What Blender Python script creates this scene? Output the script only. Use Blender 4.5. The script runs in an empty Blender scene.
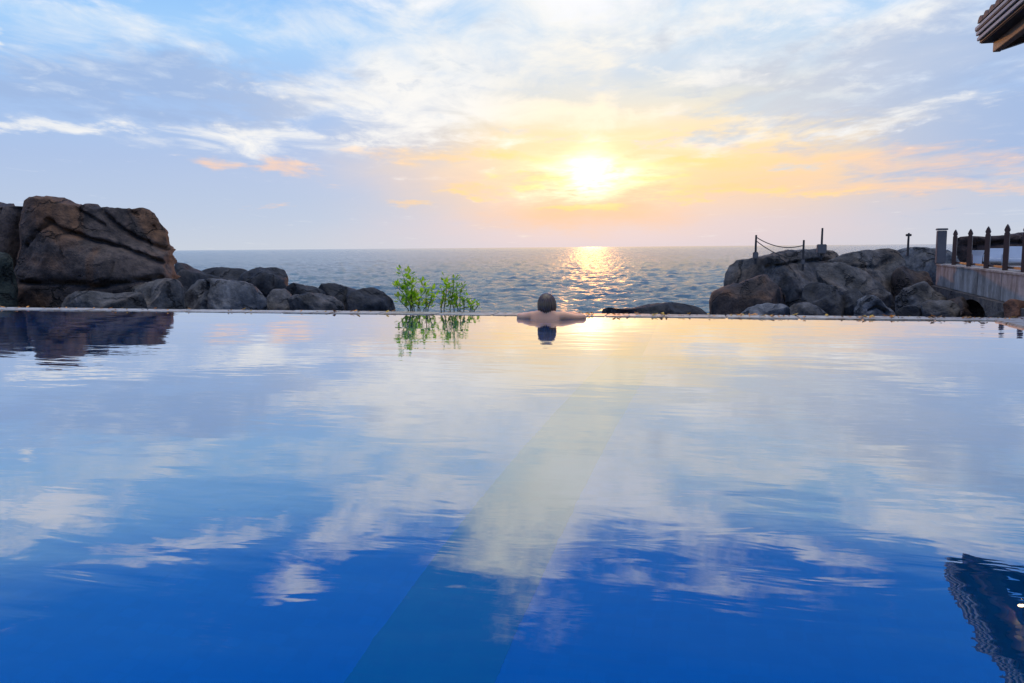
import bpy, bmesh, math, random
import numpy as np
from mathutils import Vector, Matrix, noise
random.seed(7); rng = np.random.default_rng(11)
S = bpy.context.scene; COL = S.collection
R = math.radians

# ------------------------------------------------------------------ camera
F = 1024 * 28 / 36
H = 0.74                                   # eye height above the pool water
YAW, PITCH, ROLL = R(13.0), math.atan((341.5 - 247.6) / F), 0.0083
hf = Vector((-math.sin(YAW), math.cos(YAW), 0)); rt = Vector((math.cos(YAW), math.sin(YAW), 0)); up = Vector((0, 0, 1))
fw = hf * math.cos(PITCH) - up * math.sin(PITCH); cu = up * math.cos(PITCH) + hf * math.sin(PITCH)
cr = rt * math.cos(ROLL) - cu * math.sin(ROLL); cu = cu * math.cos(ROLL) + rt * math.sin(ROLL)
CAM = Vector((0, 0, H))
cd = bpy.data.cameras.new('camera'); co = bpy.data.objects.new('camera', cd); COL.objects.link(co)
cd.lens = 28; cd.sensor_width = 36; cd.clip_start = 0.05; cd.clip_end = 90000
M = Matrix((( cr.x, cu.x, -fw.x, CAM.x), (cr.y, cu.y, -fw.y, CAM.y), (cr.z, cu.z, -fw.z, CAM.z), (0, 0, 0, 1)))
co.matrix_world = M
S.camera = co

def ray(px, py):
    return (cr * (px - 512) + cu * (341.5 - py) + fw * F).normalized()
def P(px, py, D):                          # the point seen at that pixel, D metres ahead
    d = ray(px, py); return CAM + d * (D / d.dot(hf))
def PZ(px, py, z):                         # the point seen there at height z
    d = ray(px, py); return CAM + d * ((z - H) / d.z)
def azel(px, py, mirrored=False):
    d = ray(px, py)
    return math.degrees(math.atan2(d.x, d.y)), math.degrees(math.asin(-d.z if mirrored else d.z))

# ------------------------------------------------------------------ node helpers
def lin(c):
    return tuple((v / 255 / 12.92) if v / 255 <= 0.04045 else ((v / 255 + 0.055) / 1.055) ** 2.4 for v in c) + (1.0,)
class G:
    def __init__(s, tree): s.t = tree; s.n = tree.nodes; s.l = tree.links
    def new(s, typ, **kw):
        n = s.n.new(typ)
        for k, v in kw.items(): setattr(n, k, v)
        return n
    def put(s, sock, v):
        if isinstance(v, bpy.types.NodeSocket): s.l.new(v, sock)
        else: sock.default_value = v
    def math(s, op, a, b=None, c=None, clamp=False):
        n = s.new('ShaderNodeMath', operation=op, use_clamp=clamp)
        for i, v in enumerate((a, b, c)):
            if v is not None: s.put(n.inputs[i], v)
        return n.outputs[0]
    def add(s, a, b): return s.math('ADD', a, b)
    def sub(s, a, b): return s.math('SUBTRACT', a, b)
    def mul(s, a, b, clamp=False): return s.math('MULTIPLY', a, b, None, clamp)
    def mad(s, a, b, c, clamp=False): return s.math('MULTIPLY_ADD', a, b, c, clamp)
    def xyz(s, x, y, z=0.0):
        n = s.new('ShaderNodeCombineXYZ')
        for i, v in enumerate((x, y, z)): s.put(n.inputs[i], v)
        return n.outputs[0]
    def mapping(s, v, loc=(0, 0, 0), rot=(0, 0, 0), sc=(1, 1, 1), typ='POINT'):
        n = s.new('ShaderNodeMapping', vector_type=typ); s.l.new(v, n.inputs[0])
        n.inputs[1].default_value = loc; n.inputs[2].default_value = rot; n.inputs[3].default_value = sc
        return n.outputs[0]
    def noise(s, v, scale, detail=5, rough=.55, dist=0.0, out=0):
        n = s.new('ShaderNodeTexNoise'); 
        if v is not None: s.l.new(v, n.inputs['Vector'])
        n.inputs['Scale'].default_value = scale; n.inputs['Detail'].default_value = detail
        n.inputs['Roughness'].default_value = rough; n.inputs['Distortion'].default_value = dist
        return n.outputs[out]
    def mix(s, f, a, b):
        n = s.new('ShaderNodeMix', data_type='RGBA')
        s.put(n.inputs[0], f); s.put(n.inputs[6], a); s.put(n.inputs[7], b)
        return n.outputs[2]
    def op(s, kind, f, a, b):
        n = s.new('ShaderNodeMix', data_type='RGBA', blend_type=kind)
        s.put(n.inputs[0], f); s.put(n.inputs[6], a); s.put(n.inputs[7], b)
        return n.outputs[2]
    def ramp(s, f, pts, interp='LINEAR'):
        n = s.new('ShaderNodeValToRGB'); n.color_ramp.interpolation = interp
        e = n.color_ramp.elements
        while len(e) < len(pts): e.new(0.5)
        for q, (p, c) in zip(e, pts): q.position = p; q.color = c if len(c) == 4 else (*c, 1)
        s.l.new(f, n.inputs[0]); return n.outputs[0]
    def smooth(s, v, a, b):
        n = s.new('ShaderNodeMapRange', interpolation_type='SMOOTHSTEP')
        s.put(n.inputs[0], v); n.inputs[1].default_value = a; n.inputs[2].default_value = b
        return n.outputs[0]

def material(name):
    m = bpy.data.materials.new(name); m.use_nodes = True
    g = G(m.node_tree); b = g.n['Principled BSDF']
    return m, g, b
def plain(name, c, rough=.6, var=.25, scale=8, bump=.0, spec=.4, metal=0.):
    m, g, b = material(name)
    co_ = g.new('ShaderNodeTexCoord').outputs['Object']
    n = g.noise(co_, scale, 6, .6)
    g.put(b.inputs['Base Color'], g.mix(n, (*[v * (1 - var) for v in c], 1), (*[min(1, v * (1 + var)) for v in c], 1)))
    b.inputs['Roughness'].default_value = rough; b.inputs['Specular IOR Level'].default_value = spec
    b.inputs['Metallic'].default_value = metal
    if bump:
        bn = g.new('ShaderNodeBump'); bn.inputs['Strength'].default_value = bump; bn.inputs['Distance'].default_value = .01
        g.l.new(g.noise(co_, scale * 6, 4), bn.inputs['Height']); g.l.new(bn.outputs[0], b.inputs['Normal'])
    return m

# ------------------------------------------------------------------ object helpers
def tag(o, label=None, cat=None, group=None, kind=None):
    if label: o['label'] = label
    if cat: o['category'] = cat
    if group: o['group'] = group
    if kind: o['kind'] = kind
    return o
def link(name, me, mat=None, parent=None):
    o = bpy.data.objects.new(name, me); COL.objects.link(o)
    if mat: me.materials.append(mat)
    if parent: o.parent = parent
    return o
def empty(name, loc, label, cat, group=None, rz=0.):
    o = bpy.data.objects.new(name, None); COL.objects.link(o)
    o.location = loc; o.rotation_euler[2] = rz; o.empty_display_size = .2
    return tag(o, label, cat, group)
def bm_mesh(bm, name, smooth=False):
    bmesh.ops.recalc_face_normals(bm, faces=bm.faces)
    me = bpy.data.meshes.new(name); bm.to_mesh(me); bm.free()
    if smooth: me.polygons.foreach_set('use_smooth', [True] * len(me.polygons))
    return me
def box(bm, c, s, bev=0., rot=None):
    r = bmesh.ops.create_cube(bm, size=1); vs = r['verts']
    bmesh.ops.scale(bm, vec=s, verts=vs)
    if bev:
        es = list({e for v in vs for e in v.link_edges})
        g = bmesh.ops.bevel(bm, geom=es, offset=bev, segments=2, affect='EDGES'); vs = list({v for f in g['faces'] for v in f.verts} | {v for v in vs if v.is_valid})
    if rot is not None: bmesh.ops.rotate(bm, cent=(0, 0, 0), matrix=rot, verts=vs)
    bmesh.ops.translate(bm, vec=c, verts=vs); return vs
def tube(bm, pts, rad, n=8):
    pts = [Vector(p) for p in pts]; rings = []
    rads = rad if isinstance(rad, (list, tuple)) else [rad] * len(pts)
    for i, p in enumerate(pts):
        t = (pts[min(i + 1, len(pts) - 1)] - pts[max(i - 1, 0)]).normalized()
        a = t.orthogonal().normalized() if i == 0 else (a - t * a.dot(t)).normalized()
        b = t.cross(a)
        rings.append([bm.verts.new(p + (a * math.cos(2 * math.pi * k / n) + b * math.sin(2 * math.pi * k / n)) * rads[i]) for k in range(n)])
    for q, r in zip(rings, rings[1:]):
        for k in range(n): bm.faces.new((q[k], q[(k + 1) % n], r[(k + 1) % n], r[k]))
    bm.faces.new(rings[0][::-1]); bm.faces.new(rings[-1])
def poly(bm, pts, depth):                  # a polygon pushed along a vector
    a = [bm.verts.new(p) for p in pts]; b = [bm.verts.new(Vector(p) + depth) for p in pts]
    bm.faces.new(a); bm.faces.new(b[::-1])
    for i in range(len(a)): bm.faces.new((a[i], b[i], b[(i + 1) % len(a)], a[(i + 1) % len(a)]))
def grid_mesh(name, V, nr, nc):
    me = bpy.data.meshes.new(name)
    i = np.arange(nr - 1)[:, None] * nc + np.arange(nc - 1)[None, :]
    f = np.stack([i, i + 1, i + nc + 1, i + nc], -1).reshape(-1, 4)
    me.vertices.add(len(V)); me.vertices.foreach_set('co', V.astype(np.float32).ravel())
    me.loops.add(f.size); me.loops.foreach_set('vertex_index', f.astype(np.int32).ravel())
    me.polygons.add(len(f)); me.polygons.foreach_set('loop_start', (np.arange(len(f)) * 4).astype(np.int32))
    me.polygons.foreach_set('use_smooth', np.ones(len(f), bool))
    me.update(calc_edges=True); me.validate(); return me

# ------------------------------------------------------------------ sky and sun
SUN = ray(592, 172); SAZ, SEL = azel(592, 172)
def build_world():
    w = bpy.data.worlds.new('World'); S.world = w; w.use_nodes = True
    g = G(w.node_tree); bg = g.n['Background']
    d = g.new('ShaderNodeTexCoord').outputs['Generated']
    sx = g.new('ShaderNodeSeparateXYZ'); g.l.new(d, sx.inputs[0]); X, Y, Z = sx.outputs
    az = g.mul(g.math('ARCTAN2', X, Y), 57.29578); Za = g.math('ABSOLUTE', Z)
    el = g.mul(g.math('ARCSINE', Za), 57.29578)
    dz = g.add(Za, .055)
    pl = g.xyz(g.math('DIVIDE', X, dz), g.math('DIVIDE', Y, dz), 0.0)      # the cloud deck seen in perspective
    pl = g.mapping(pl, rot=(0, 0, R(-13)))
    wide = g.mapping(pl, sc=(1, .62, 1))
    nA = g.noise(wide, .9, 9, .58, .5)
    nB = g.noise(g.mapping(pl, loc=(7, 3, 0), rot=(0, 0, R(20)), sc=(1.0, .55, 1)), 2.6, 9, .62, .6)
    nC = g.noise(g.mapping(pl, loc=(-5, 11, 0), rot=(0, 0, R(-12)), sc=(1, .7, 1)), 7.0, 6, .6, .4)
    ang = g.xyz(az, el)
    w1 = g.noise(g.mapping(ang, sc=(.10, .30, 1)), 1, 5, .55)
    w2 = g.noise(g.mapping(ang, loc=(31, 17, 0), sc=(.12, .32, 1)), 1, 5, .55)
    w3 = g.noise(g.mapping(ang, loc=(3, 57, 0), sc=(.5, 1.1, 1)), 1, 4, .6)
    wa = g.add(az, g.mad(g.sub(w1, .5), 9.0, g.mul(g.sub(w3, .5), 1.2)))
    we = g.add(el, g.mad(g.sub(w2, .5), 3.2, g.mul(g.sub(w3, .5), .7)))
    wv = g.xyz(wa, we)
    dv = g.new('ShaderNodeVectorMath', operation='DOT_PRODUCT'); g.l.new(d, dv.inputs[0]); dv.inputs[1].default_value = SUN
    sa = g.mul(g.math('ARCCOSINE', g.math('MINIMUM', dv.outputs['Value'], .999999)), 57.29578)   # degrees from the sun

    # clear sky: NISHITA tinted towards an evening gradient; unseen overhead brightened as added fill light
    sky = g.new('ShaderNodeTexSky', sky_type='NISHITA', sun_disc=False)
    sky.sun_elevation = R(SEL); sky.sun_rotation = R(SAZ)
    sky.air_density = 1.2; sky.dust_density = 1.2; sky.ozone_density = 1.6
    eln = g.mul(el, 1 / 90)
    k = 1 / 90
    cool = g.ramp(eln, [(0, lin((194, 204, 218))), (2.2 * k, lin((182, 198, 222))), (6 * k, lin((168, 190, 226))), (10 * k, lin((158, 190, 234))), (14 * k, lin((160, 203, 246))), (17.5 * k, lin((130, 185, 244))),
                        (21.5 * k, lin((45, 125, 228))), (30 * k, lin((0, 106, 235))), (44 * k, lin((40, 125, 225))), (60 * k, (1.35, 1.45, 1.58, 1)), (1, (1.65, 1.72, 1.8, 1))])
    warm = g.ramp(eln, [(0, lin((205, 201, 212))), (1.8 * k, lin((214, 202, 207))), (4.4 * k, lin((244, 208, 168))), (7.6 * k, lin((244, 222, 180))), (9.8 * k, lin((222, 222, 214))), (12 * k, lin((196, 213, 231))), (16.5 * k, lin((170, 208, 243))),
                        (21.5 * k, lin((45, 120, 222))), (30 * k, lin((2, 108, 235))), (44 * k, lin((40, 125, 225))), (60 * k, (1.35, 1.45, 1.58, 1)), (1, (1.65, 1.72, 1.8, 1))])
    side = g.new('ShaderNodeMapRange', interpolation_type='SMOOTHERSTEP'); g.put(side.inputs[0], g.math('ABSOLUTE', g.sub(g.add(wa, -4), SAZ)))
    side.inputs[1].default_value = 27; side.inputs[2].default_value = 4
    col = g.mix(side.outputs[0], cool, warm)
    nis = g.op('MULTIPLY', 1.0, sky.outputs[0], (.1, .1, .1, 1))
    col = g.mix(.035, col, nis)

    def layer(col, blobs, tint, tex, k, thr, sharp, op=1.0):
        """one cloud bank: the sum of soft ellipses, eaten into by the noise of the deck"""
        tot = None
        for (px, py, wx, wy, rot, amp, *mir) in blobs:
            a, e = azel(px, py, bool(mir))
            s = math.degrees(1 / F)
            v = g.mapping(wv, loc=(a, e, 0), rot=(0, 0, R(-rot)), sc=(wx * s, wy * s, 1), typ='TEXTURE')
            q = g.new('ShaderNodeVectorMath', operation='DOT_PRODUCT'); g.l.new(v, q.inputs[0]); g.l.new(v, q.inputs[1])
            b = g.mul(g.math('EXPONENT', g.mul(q.outputs['Value'], -1.0)), amp)
            tot = b if tot is None else g.math('MAXIMUM', tot, b)
        al = g.add(tot, g.mul(g.sub(tex, .5), k))
        al = g.mul(g.smooth(al, thr, thr + sharp), op)
        return g.mix(al, col, tint), al
    nAB = g.mad(nA, .5, g.mul(nB, .5)); nBC = g.mad(nB, .6, g.mul(nC, .4)); nBA2 = g.mad(nC, .3, g.mul(g.noise(g.mapping(wide, loc=(21, 9, 0)), 1.7, 8, .6, .4), .7))
    cream = g.mix(g.smooth(sa, 3.5, 11), lin((254, 241, 216)), lin((242, 241, 238)))
    peach = g.mix(g.smooth(sa, 5, 22), lin((255, 216, 140)), lin((255, 208, 168)))
    grey = g.mix(g.smooth(sa, 8, 30), lin((200, 205, 214)), lin((155, 180, 219)))
    # high white veil over the middle and right
    col, _ = layer(col, [(600, 40, 330, 62, -6, .80), (540, 112, 170, 20, 4, .85), (420, 95, 160, 45, 6, .9), (860, 20, 240, 50, 8, .9), (540, 0, 200, 60, 0, .9), (760, 118, 160, 22, -10, .6),
                         (330, 20, 170, 40, 4, .6), (170, 40, 150, 24, 4, .62), (240, 135, 170, 20, 3, .62), (60, 12, 110, 16, 0, .5)], cream, nAB, 3.0, .20, .8, .94)
    col, _ = layer(col, [(600, 45, 380, 80, -6, 1.0)], lin((208, 218, 230)), g.mad(nC, .75, g.mul(nB, .25)), 3.6, .75, .8, .75)
    # grey undersides
    col, _ = layer(col, [(900, 75, 190, 50, -12, 1.2), (985, 130, 150, 42, -8, 1.1), (640, 40, 90, 22, 10, .6), (420, 25, 110, 16, -6, .55), (130, 85, 230, 36, 0, 1.0),
                         (760, 82, 110, 26, -4, .75)], grey, nBA2, 3.0, .36, .6, .85)
    col, _ = layer(col, [(150, 75, 260, 48, 0, 1.0), (880, 90, 200, 50, -10, .9)], lin((206, 219, 236)), g.mad(nC, .55, g.mul(nB, .45)), 3.4, .80, .8, .6)
    # cream streaks
    col, _ = layer(col, [(70, 126, 90, 9, 0, .9), (240, 128, 130, 12, 0, .75), (420, 135, 140, 16, 5, .85), (520, 105, 130, 14, 0, .9), (620, 112, 70, 10, 0, 1.0), (340, 100, 130, 16, 4, .7),
                         (900, 118, 130, 12, -10, .75), (820, 95, 60, 8, -10, .7), (690, 75, 120, 12, 12, .8), (8, 42, 14, 6, 10, .8), (560, 60, 140, 14, 6, .7), (780, 25, 160, 16, 8, .7)],
                   cream, nBC, 2.6, .42, .62, .78)
    # peach streaks
    col, _ = layer(col, [(220, 164, 42, 10, 4, .9), (288, 170, 46, 10, 8, 1.0), (407, 203, 34, 5, 2, .9), (470, 188, 60, 6, 6, .8), (560, 183, 90, 6, 3, .8), (820, 165, 220, 20, 0, .85),
                         (900, 188, 200, 9, 0, .9), (720, 190, 170, 8, 0, .85), (430, 152, 110, 11, 7, .8), (262, 212, 40, 4, 0, .6), (590, 209, 34, 6, 0, 1.0), (960, 165, 120, 18, 0, .8)],
                   peach, nBC, 1.9, .38, .75, .68)
    # clouds above the frame, seen in the pool only
    col, _ = layer(col, [(60, 515, 75, 22, -4, 1.1, 1), (180, 543, 120, 11, 2, 1.1, 1), (300, 585, 40, 22, 0, .9, 1), (400, 512, 130, 38, 10, .95, 1), (520, 550, 90, 55, 0, 1.05, 1), (620, 500, 130, 36, -15, .95, 1),
                         (860, 475, 150, 20, -12, .8, 1), (760, 540, 120, 14, -8, .95, 1), (930, 520, 150, 34, -10, 1.0, 1), (700, 585, 180, 26, 0, .62, 1)],
                   (.94, .94, .97, 1), nBC, 3.4, .30, 1.0, .92)
    # the sun behind thin cloud
    dz_ = g.math('POWER', g.mul(g.sub(wa, SAZ), 1 / 10.5), 2.0); de_ = g.math('POWER', g.mul(g.sub(we, SEL + .2), 1 / 3.0), 2.0)
    glow = g.math('EXPONENT', g.mul(g.math('POWER', g.add(dz_, de_), .55), -1.0))
    veil = g.mul(glow, g.mad(g.smooth(we, 2.7, 5.2), .97, .03)); veil = g.mul(veil, g.mad(nBC, 1.5, .3))
    halo = g.op('MULTIPLY', 1.0, (1.0, .46, .13, 1), g.xyz(veil, veil, veil))
    col = g.op('ADD', .17, col, halo)
    col, _ = layer(col, [(590, 212, 110, 24, 0, .85)], lin((253, 204, 158)), nBC, .5, .1, .9, .85)
    # golden streaks and grey gaps in front of the glow
    gold = (1.08, .74, .27, 1)
    col, _ = layer(col, [(590, 209, 40, 4.5, 0, 1.1), (640, 182, 90, 5, 0, .9), (540, 183, 60, 5, 4, .9), (510, 160, 80, 8, 8, .7), (690, 160, 90, 7, -3, .7), (460, 192, 40, 4, 4, .8), (740, 196, 160, 5, 0, .8)], gold, nBC, 1.8, .36, .6, .7)
    col, _ = layer(col, [(760, 108, 110, 18, -6, .9), (700, 135, 90, 10, -4, .8), (520, 130, 100, 9, 6, .7), (790, 172, 60, 7, 0, .7), (480, 72, 120, 12, 6, .6), (660, 86, 100, 10, 8, .75)], lin((206, 214, 222)), nBC, 2.2, .40, .6, .75)
    ds = g.mapping(wv, loc=(SAZ, SEL - .5, 0), sc=(4.2, 1.2, 1), typ='TEXTURE')
    q = g.new('ShaderNodeVectorMath', operation='DOT_PRODUCT'); g.l.new(ds, q.inputs[0]); g.l.new(ds, q.inputs[1])
    c1 = g.mul(g.math('EXPONENT', g.mul(q.outputs['Value'], -1.0)), g.math('MAXIMUM', g.mad(nBC, 5.0, -1.8), 0.0))
    c2 = g.mul(g.math('EXPONENT', g.mul(g.math('POWER', g.mul(sa, 1 / 1.4), 2.0), -1.0)), g.mad(nBC, 2.4, -.4))
    core = g.mad(c2, 1.35, g.mul(c1, .85))
    col = g.op('ADD', 1.0, col, g.op('MULTIPLY', 1.0, (1.0, .86, .58, 1), g.xyz(core, core, core)))
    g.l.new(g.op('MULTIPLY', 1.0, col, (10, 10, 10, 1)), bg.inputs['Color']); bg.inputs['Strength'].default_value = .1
    w.cycles.sampling_method = 'MANUAL'; w.cycles.sample_map_resolution = 1024
build_world()
sd = bpy.data.lights.new('sun', 'SUN'); so = bpy.data.objects.new('sun', sd); COL.objects.link(so)
sd.energy = .5; sd.angle = R(.6); sd.color = (1.0, .38, .08)
so.rotation_euler = SUN.to_track_quat('Z', 'Y').to_euler()

# ------------------------------------------------------------------ materials
def rock_mat(name, dark, light, stain, k=.5):
    m, g, b = material(name)
    c = g.new('ShaderNodeTexCoord').outputs['Object']
    n1 = g.noise(c, .9, 8, .62, .6); n2 = g.noise(c, 5.5, 8, .68); n3 = g.noise(g.mapping(c, loc=(9, 4, 2), sc=(1, 1, .55)), .7, 5, .55, .8)
    col = g.mix(g.smooth(n1, .36, .66), (*dark, 1), (*light, 1))
    col = g.mix(g.mul(g.smooth(n3, .47, .66), k), col, (*stain, 1))
    col = g.op('MULTIPLY', .8, col, g.ramp(n2, [(.33, (.3, .3, .32)), (.66, (1.5, 1.45, 1.4))]))
    g.put(b.inputs['Base Color'], col); b.inputs['Roughness'].default_value = .78; b.inputs['Specular IOR Level'].default_value = .35
    vo = g.new('ShaderNodeTexVoronoi', feature='DISTANCE_TO_EDGE'); vo.inputs['Scale'].default_value = .85
    wob = g.new('ShaderNodeVectorMath', operation='MULTIPLY_ADD'); g.l.new(g.noise(c, 2.2, 4, .6, 0, 1), wob.inputs[0]); wob.inputs[1].default_value = (.7, .7, .7); g.l.new(c, wob.inputs[2])
    g.l.new(g.mapping(wob.outputs[0], rot=(.4, .5, .2), sc=(.75, .75, 1.3)), vo.inputs['Vector'])
    cr1 = g.smooth(vo.outputs['Distance'], .0, .035)
    fade = g.smooth(g.noise(c, .8, 2), .42, .58); cr1 = g.math('MAXIMUM', cr1, fade)
    g.put(b.inputs['Base Color'], g.op('MULTIPLY', 1.0, col, g.ramp(cr1, [(0, (.3, .3, .3)), (1, (1, 1, 1))])))
    bn = g.new('ShaderNodeBump'); bn.inputs['Strength'].default_value = .9; bn.inputs['Distance'].default_value = .12
    h = g.mul(cr1, .7)
    h = g.add(h, g.add(g.mul(n2, .6), g.mul(g.noise(c, 19, 5, .6), .25))); h = g.add(h, g.mul(n1, .8))
    g.l.new(h, bn.inputs['Height']); g.l.new(bn.outputs[0], b.inputs['Normal'])
    return m
ROCK_BROWN = rock_mat('brown_granite', (.034, .024, .021), (.112, .078, .062), (.19, .086, .036), .7)
ROCK_GREY = rock_mat('grey_granite', (.05, .045, .041), (.18, .16, .146), (.20, .13, .08), .45)
ROCK_DARK = rock_mat('dark_wet_granite', (.020, .020, .022), (.066, .062, .062), (.08, .06, .042), .4)
ROCK_PALE = rock_mat('pale_granite', (.09, .088, .09), (.22, .21, .205), (.17, .14, .11), .3)
ROCK_RED = rock_mat('reddish_stone', (.16, .07, .04), (.30, .13, .07), (.3, .12, .05), .5)

def water_mat():
    m, g, b = material('pool_water')
    b.inputs['Base Color'].default_value = (.93, .98, 1, 1); b.inputs['Transmission Weight'].default_value = 1; b.inputs['IOR'].default_value = 2.2; b.inputs['Specular Tint'].default_value = (.84, .95, 1, 1)
    b.inputs['Coat Weight'].default_value = 1; b.inputs['Coat IOR'].default_value = 1.75; b.inputs['Coat Roughness'].default_value = 0
    b.inputs['Roughness'].default_value = .0
    c = g.new('ShaderNodeTexCoord').outputs['Object']
    cr_ = g.mapping(c, rot=(0, 0, R(-13)), sc=(.55, 1.5, 1))
    h = g.add(g.mul(g.noise(cr_, 1.1, 3, .5, .3), 1.0), g.mul(g.noise(cr_, 5.0, 3, .5, .4), .20))
    bn = g.new('ShaderNodeBump'); bn.inputs['Strength'].default_value = 1.0; bn.inputs['Distance'].default_value = .0042
    g.l.new(h, bn.inputs['Height']); g.l.new(bn.outputs[0], b.inputs['Normal']); g.l.new(bn.outputs[0], b.inputs['Coat Normal'])
    return m
WATER = water_mat()
def tile_mat(name, c, var=.12):
    m, g, b = material(name)
    o = g.new('ShaderNodeTexCoord').outputs['Object']
    br = g.new('ShaderNodeTexBrick'); g.l.new(o, br.inputs['Vector']); br.offset = 0
    br.inputs['Color1'].default_value = (*c, 1); br.inputs['Color2'].default_value = (*[v * (1 - var) for v in c], 1)
    br.inputs['Mortar'].default_value = (*[v * .93 for v in c], 1); br.inputs['Scale'].default_value = 1
    br.inputs['Mortar Size'].default_value = .004; br.inputs['Brick Width'].default_value = .05; br.inputs['Row Height'].default_value = .05
    n = g.noise(o, .8, 4, .6)
    g.put(b.inputs['Base Color'], g.op('MULTIPLY', .5, br.outputs[0], g.ramp(n, [(.3, (.6, .6, .6)), (.7, (1.25, 1.25, 1.25))])))
    b.inputs['Roughness'].default_value = .5; b.inputs['Specular IOR Level'].default_value = 0
    return m
TILE_BLUE = tile_mat('blue_mosaic', (.0, .27, .70))
TILE_MID = tile_mat('bright_blue_mosaic', (.01, .33, .97))
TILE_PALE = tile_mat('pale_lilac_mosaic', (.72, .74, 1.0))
TILE_GREEN = tile_mat('green_mosaic', (.001, .25, .215))
COPING, _g, _b = material('stained_coping_stone')
_c = _g.new('ShaderNodeTexCoord').outputs['Object']; _n = _g.noise(_c, 2.6, 8, .7, .5); _n2 = _g.noise(_c, 14, 5, .6)
_g.put(_b.inputs['Base Color'], _g.mix(_g.smooth(_n2, .35, .7), _g.mix(_g.smooth(_n, .40, .60), (.50, .43, .34, 1), (.28, .17, .085, 1)), (.52, .46, .38, 1))); _b.inputs['Roughness'].default_value = .5
CONC = None

# ------------------------------------------------------------------ sea, ground, deck
SEA_Z = -3.0
def wave_field(x, y):
    z = np.zeros_like(x); r = np.random.default_rng(5)
    gx = np.zeros_like(x)
    for i in range(34):
        L = 0.8 * (1.085 ** i) * r.uniform(.9, 1.1)
        a = R(r.normal(200, 38)); ph = r.uniform(0, 6.28)
        A = .011 * L if L < 2.5 else .011 * 2.5 * (2.5 / L) ** .2
        k = 2 * math.pi / L
        s = np.sin(k * (x * math.sin(a) + y * math.cos(a)) + ph + .6 * np.sin(k * .23 * (x * math.cos(a) - y * math.sin(a)) + ph * 3))
        z += A * (s + .25 * s * s)
    return z
def build_sea():
    inv = np.concatenate([np.linspace(1 / 17., 1 / 44., 60, endpoint=False), np.linspace(1 / 44., 1 / 3000., 250, endpoint=False), 1 / np.array([3000., 5000., 9000., 20000., 60000.])])
    D = 1 / inv
    c0 = -13.0
    A = np.concatenate([np.linspace(-100, -38, 60, endpoint=False), np.linspace(-38, 38, 1300), np.linspace(38, 100, 60)[1:]]) + c0
    DD, AA = np.meshgrid(D, np.radians(A), indexing='ij')
    x = DD * np.sin(AA); y = DD * np.cos(AA)
    z = wave_field(x, y) * np.clip(1 - (DD - 300) / 1500, 0, 1)
    me = grid_mesh('sea', np.stack([x, y, z + SEA_Z], -1).reshape(-1, 3), len(D), len(A))
    m, g, b = material('sea_water')
    c = g.new('ShaderNodeTexCoord').outputs['Object']
    n0 = g.noise(c, .08, 4, .6)
    g.put(b.inputs['Base Color'], g.mix(g.smooth(n0, .4, .6), (.085, .14, .14, 1), (.11, .175, .17, 1)))
    b.inputs['Roughness'].default_value = .12; b.inputs['IOR'].default_value = 1.45
    cc = g.mapping(c, rot=(0, 0, R(-10)), sc=(.75, 1.15, 1))
    h = g.add(g.noise(cc, 1.9, 6, .62, .3), g.mul(g.noise(cc, .33, 4, .55, .3), 1.6))
    bn = g.new('ShaderNodeBump'); bn.inputs['Strength'].default_value = 1; bn.inputs['Distance'].default_value = .34
    g.l.new(h, bn.inputs['Height']); g.l.new(bn.outputs[0], b.inputs['Normal'])
    tag(link('sea', me, m), kind='structure')
build_sea()

EDGE_IN, EDGE_OUT = 8.46, 8.80             # far coping, pool side and sea side
PX0, PX1, PY0 = -12.5, 2.80, 0.35
def build_ground():
    ys = np.concatenate([np.linspace(-250, 8.9, 30), np.linspace(8.95, 60, 120)]); xs = np.concatenate([np.linspace(-300, -32, 20, endpoint=False), np.linspace(-32, 32, 160), np.linspace(32, 300, 21)[1:]])
    V = []
    for y in ys:
        for x in xs:
            if y < 8.93: z = -2.6
            else: z = -.55 - (y - 8.95) * .105 + .12 * noise.fractal(Vector((x * .5, y * .5, 3)), 1, 2, 5) * min(1, (y - 8.95))
            V.append((x, y, z))
    me = grid_mesh('ground', np.array(V), len(ys), len(xs))
    tag(link('ground', me, rock_mat('shore_stone', (.03, .03, .034), (.085, .08, .078), (.1, .07, .05), .5)), kind='structure')
    bm = bmesh.new()
    def slab(x0, x1, y0, y1, z1=.0, z0=-2.5): box(bm, ((x0 + x1) / 2, (y0 + y1) / 2, (z0 + z1) / 2), (x1 - x0, y1 - y0, z1 - z0))
    slab(-40, 30, -30, PY0 - .45, -.012); slab(PX1 + .45, 30, PY0 - .45, 9.15, -.012); slab(-40, PX0 - .45, PY0 - .45, 9.15, -.012)
    o = link('pool_deck', bm_mesh(bm, 'pool_deck'), plain('deck_stone', (.30, .24, .20), .7, .3, 2.5, .5)); tag(o, kind='structure')
build_ground()

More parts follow.
